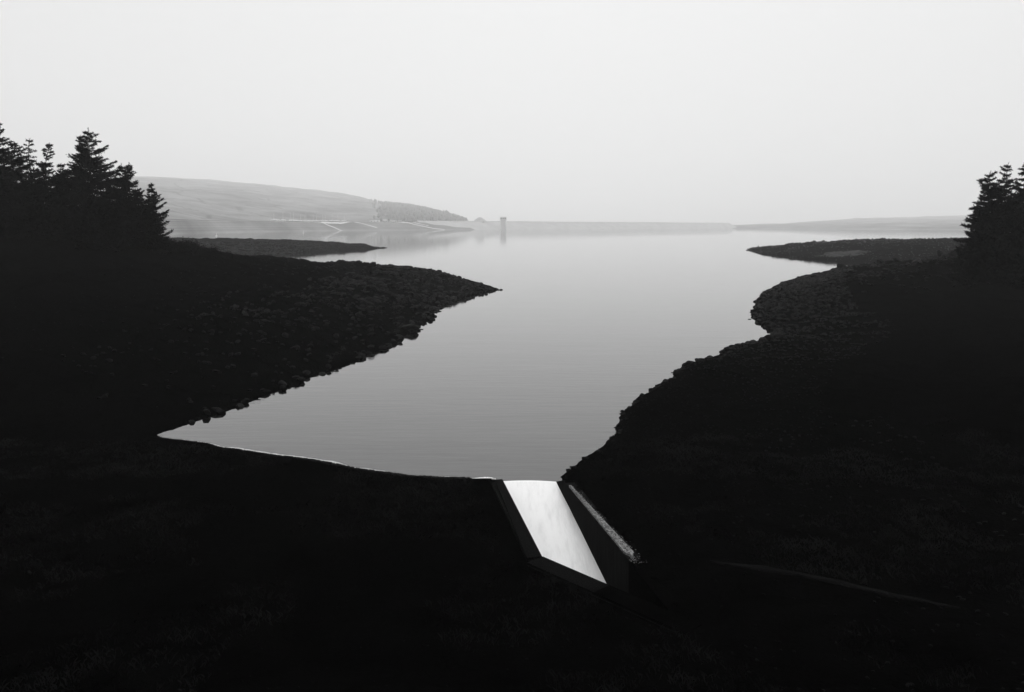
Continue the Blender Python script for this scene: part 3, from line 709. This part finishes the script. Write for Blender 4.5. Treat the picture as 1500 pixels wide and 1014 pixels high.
for a in [
    (1445, 251, 2.35, 'rounded pine with layered boughs at the left of the right grove', 31, 64, dict(kind='pine', dens=2.0)),
    (1473, 239, 2.3, 'conifer with a thin spire behind the rounded pine', 32, 68, dict(dens=1.4)),
    (1501, 237, 3.0, 'broad conifer at the right edge of the picture', 33, 66, dict(dens=1.5)),
    (1536, 222, 3.4, 'tall conifer half out of the picture on the right', 34, 70, {}),
    (1462, 275, 2.7, 'lower conifer in front of the right grove', 35, 61, {}),
    (1490, 285, 2.7, 'low dense conifer in front at the right edge', 36, 60, {}),
    (1428, 300, 1.35, 'small bushy conifer at the foot of the rounded pine', 37, 63, {}),
]:
    NT += tree_px(a[0], a[1], a[2], a[3], GR, a[4], a[5], **a[6])

# low bushes at the feet of the groves
def bush(x, y, r, h, label, group, seed):
    rr = random.Random(seed); z = float(lz(x, y)) - 0.1
    t = empty('bush', (x, y, z)); tag(t, label, 'bush', group)
    LV, LF, NV, NF = [], [], [], []
    for k in range(26):
        a = rr.uniform(0, 6.28); e = rr.uniform(0.15, 1.0); q = rr.uniform(0.6, 1.05)
        tip = Vector((math.cos(a) * r * q * math.cos(e * 1.3), math.sin(a) * r * q * math.cos(e * 1.3), h * q * math.sin(e * 1.5)))
        v, fc = tube([(0, 0, 0), tuple(tip * 0.5 + Vector((0, 0, 0.1))), tuple(tip)], [0.03, 0.02, 0.006], 4); b = len(LV); LV += v; LF += [tuple(i + b for i in g_) for g_ in fc]
        for j in range(110):
            p = tip * rr.uniform(0.35, 1.0) + Vector((rr.gauss(0, 0.16), rr.gauss(0, 0.16), rr.gauss(0, 0.14)))
            d = Vector((rr.gauss(0, 1), rr.gauss(0, 1), rr.gauss(0.4, 1))).normalized(); s = d.orthogonal().normalized() * 0.035; b = len(NV)
            NV += [tuple(p - s), tuple(p + s), tuple(p + d * rr.uniform(0.08, 0.17))]; NF.append((b, b + 1, b + 2))
    obj('stems', LV, LF, M['bark'], t); obj('foliage', NV, np.array(NF), M['needles'], t)
for k, (x, y, r, h) in enumerate([(-30.8, 71, 1.3, 0.8), (-29.2, 70, 1.4, 0.9), (-27.4, 69, 1.5, 0.9), (-25.8, 68, 1.3, 0.9), (-24.6, 68.5, 1.0, 0.6), (-32.5, 68, 1.6, 1.4), (-34.5, 66, 1.6, 1.3)]):
    bush(x, y, r, h, 'low dark bush below the left conifers', 'bushes under the left grove', 400 + k)
for k, (x, y, r, h) in enumerate([(36.5, 65, 1.3, 0.9), (38.5, 64, 1.4, 1.1), (35.0, 66, 1.0, 0.6), (41, 62, 1.5, 1.2)]):
    bush(x, y, r, h, 'low dark bush below the right conifers', 'bushes under the right grove', 450 + k)

# ------------------------------------------------------------------ haze
hz = obj('haze', *box(-10000, 10000, -8400, 8400, -7.5, 345)); hz['kind'] = 'stuff'
hm = bpy.data.materials.new('haze'); hm.use_nodes = True; n = hm.node_tree.nodes; l = hm.node_tree.links
n.remove(n['Principled BSDF']); pv = n.new('ShaderNodeVolumePrincipled')
pv.inputs['Color'].default_value = g(1.0); pv.inputs['Density'].default_value = HAZE_DENSITY; pv.inputs['Anisotropy'].default_value = 0.5
l.new(pv.outputs[0], n['Material Output'].inputs['Volume']); hz.data.materials.append(hm)
print('needle faces', NT)
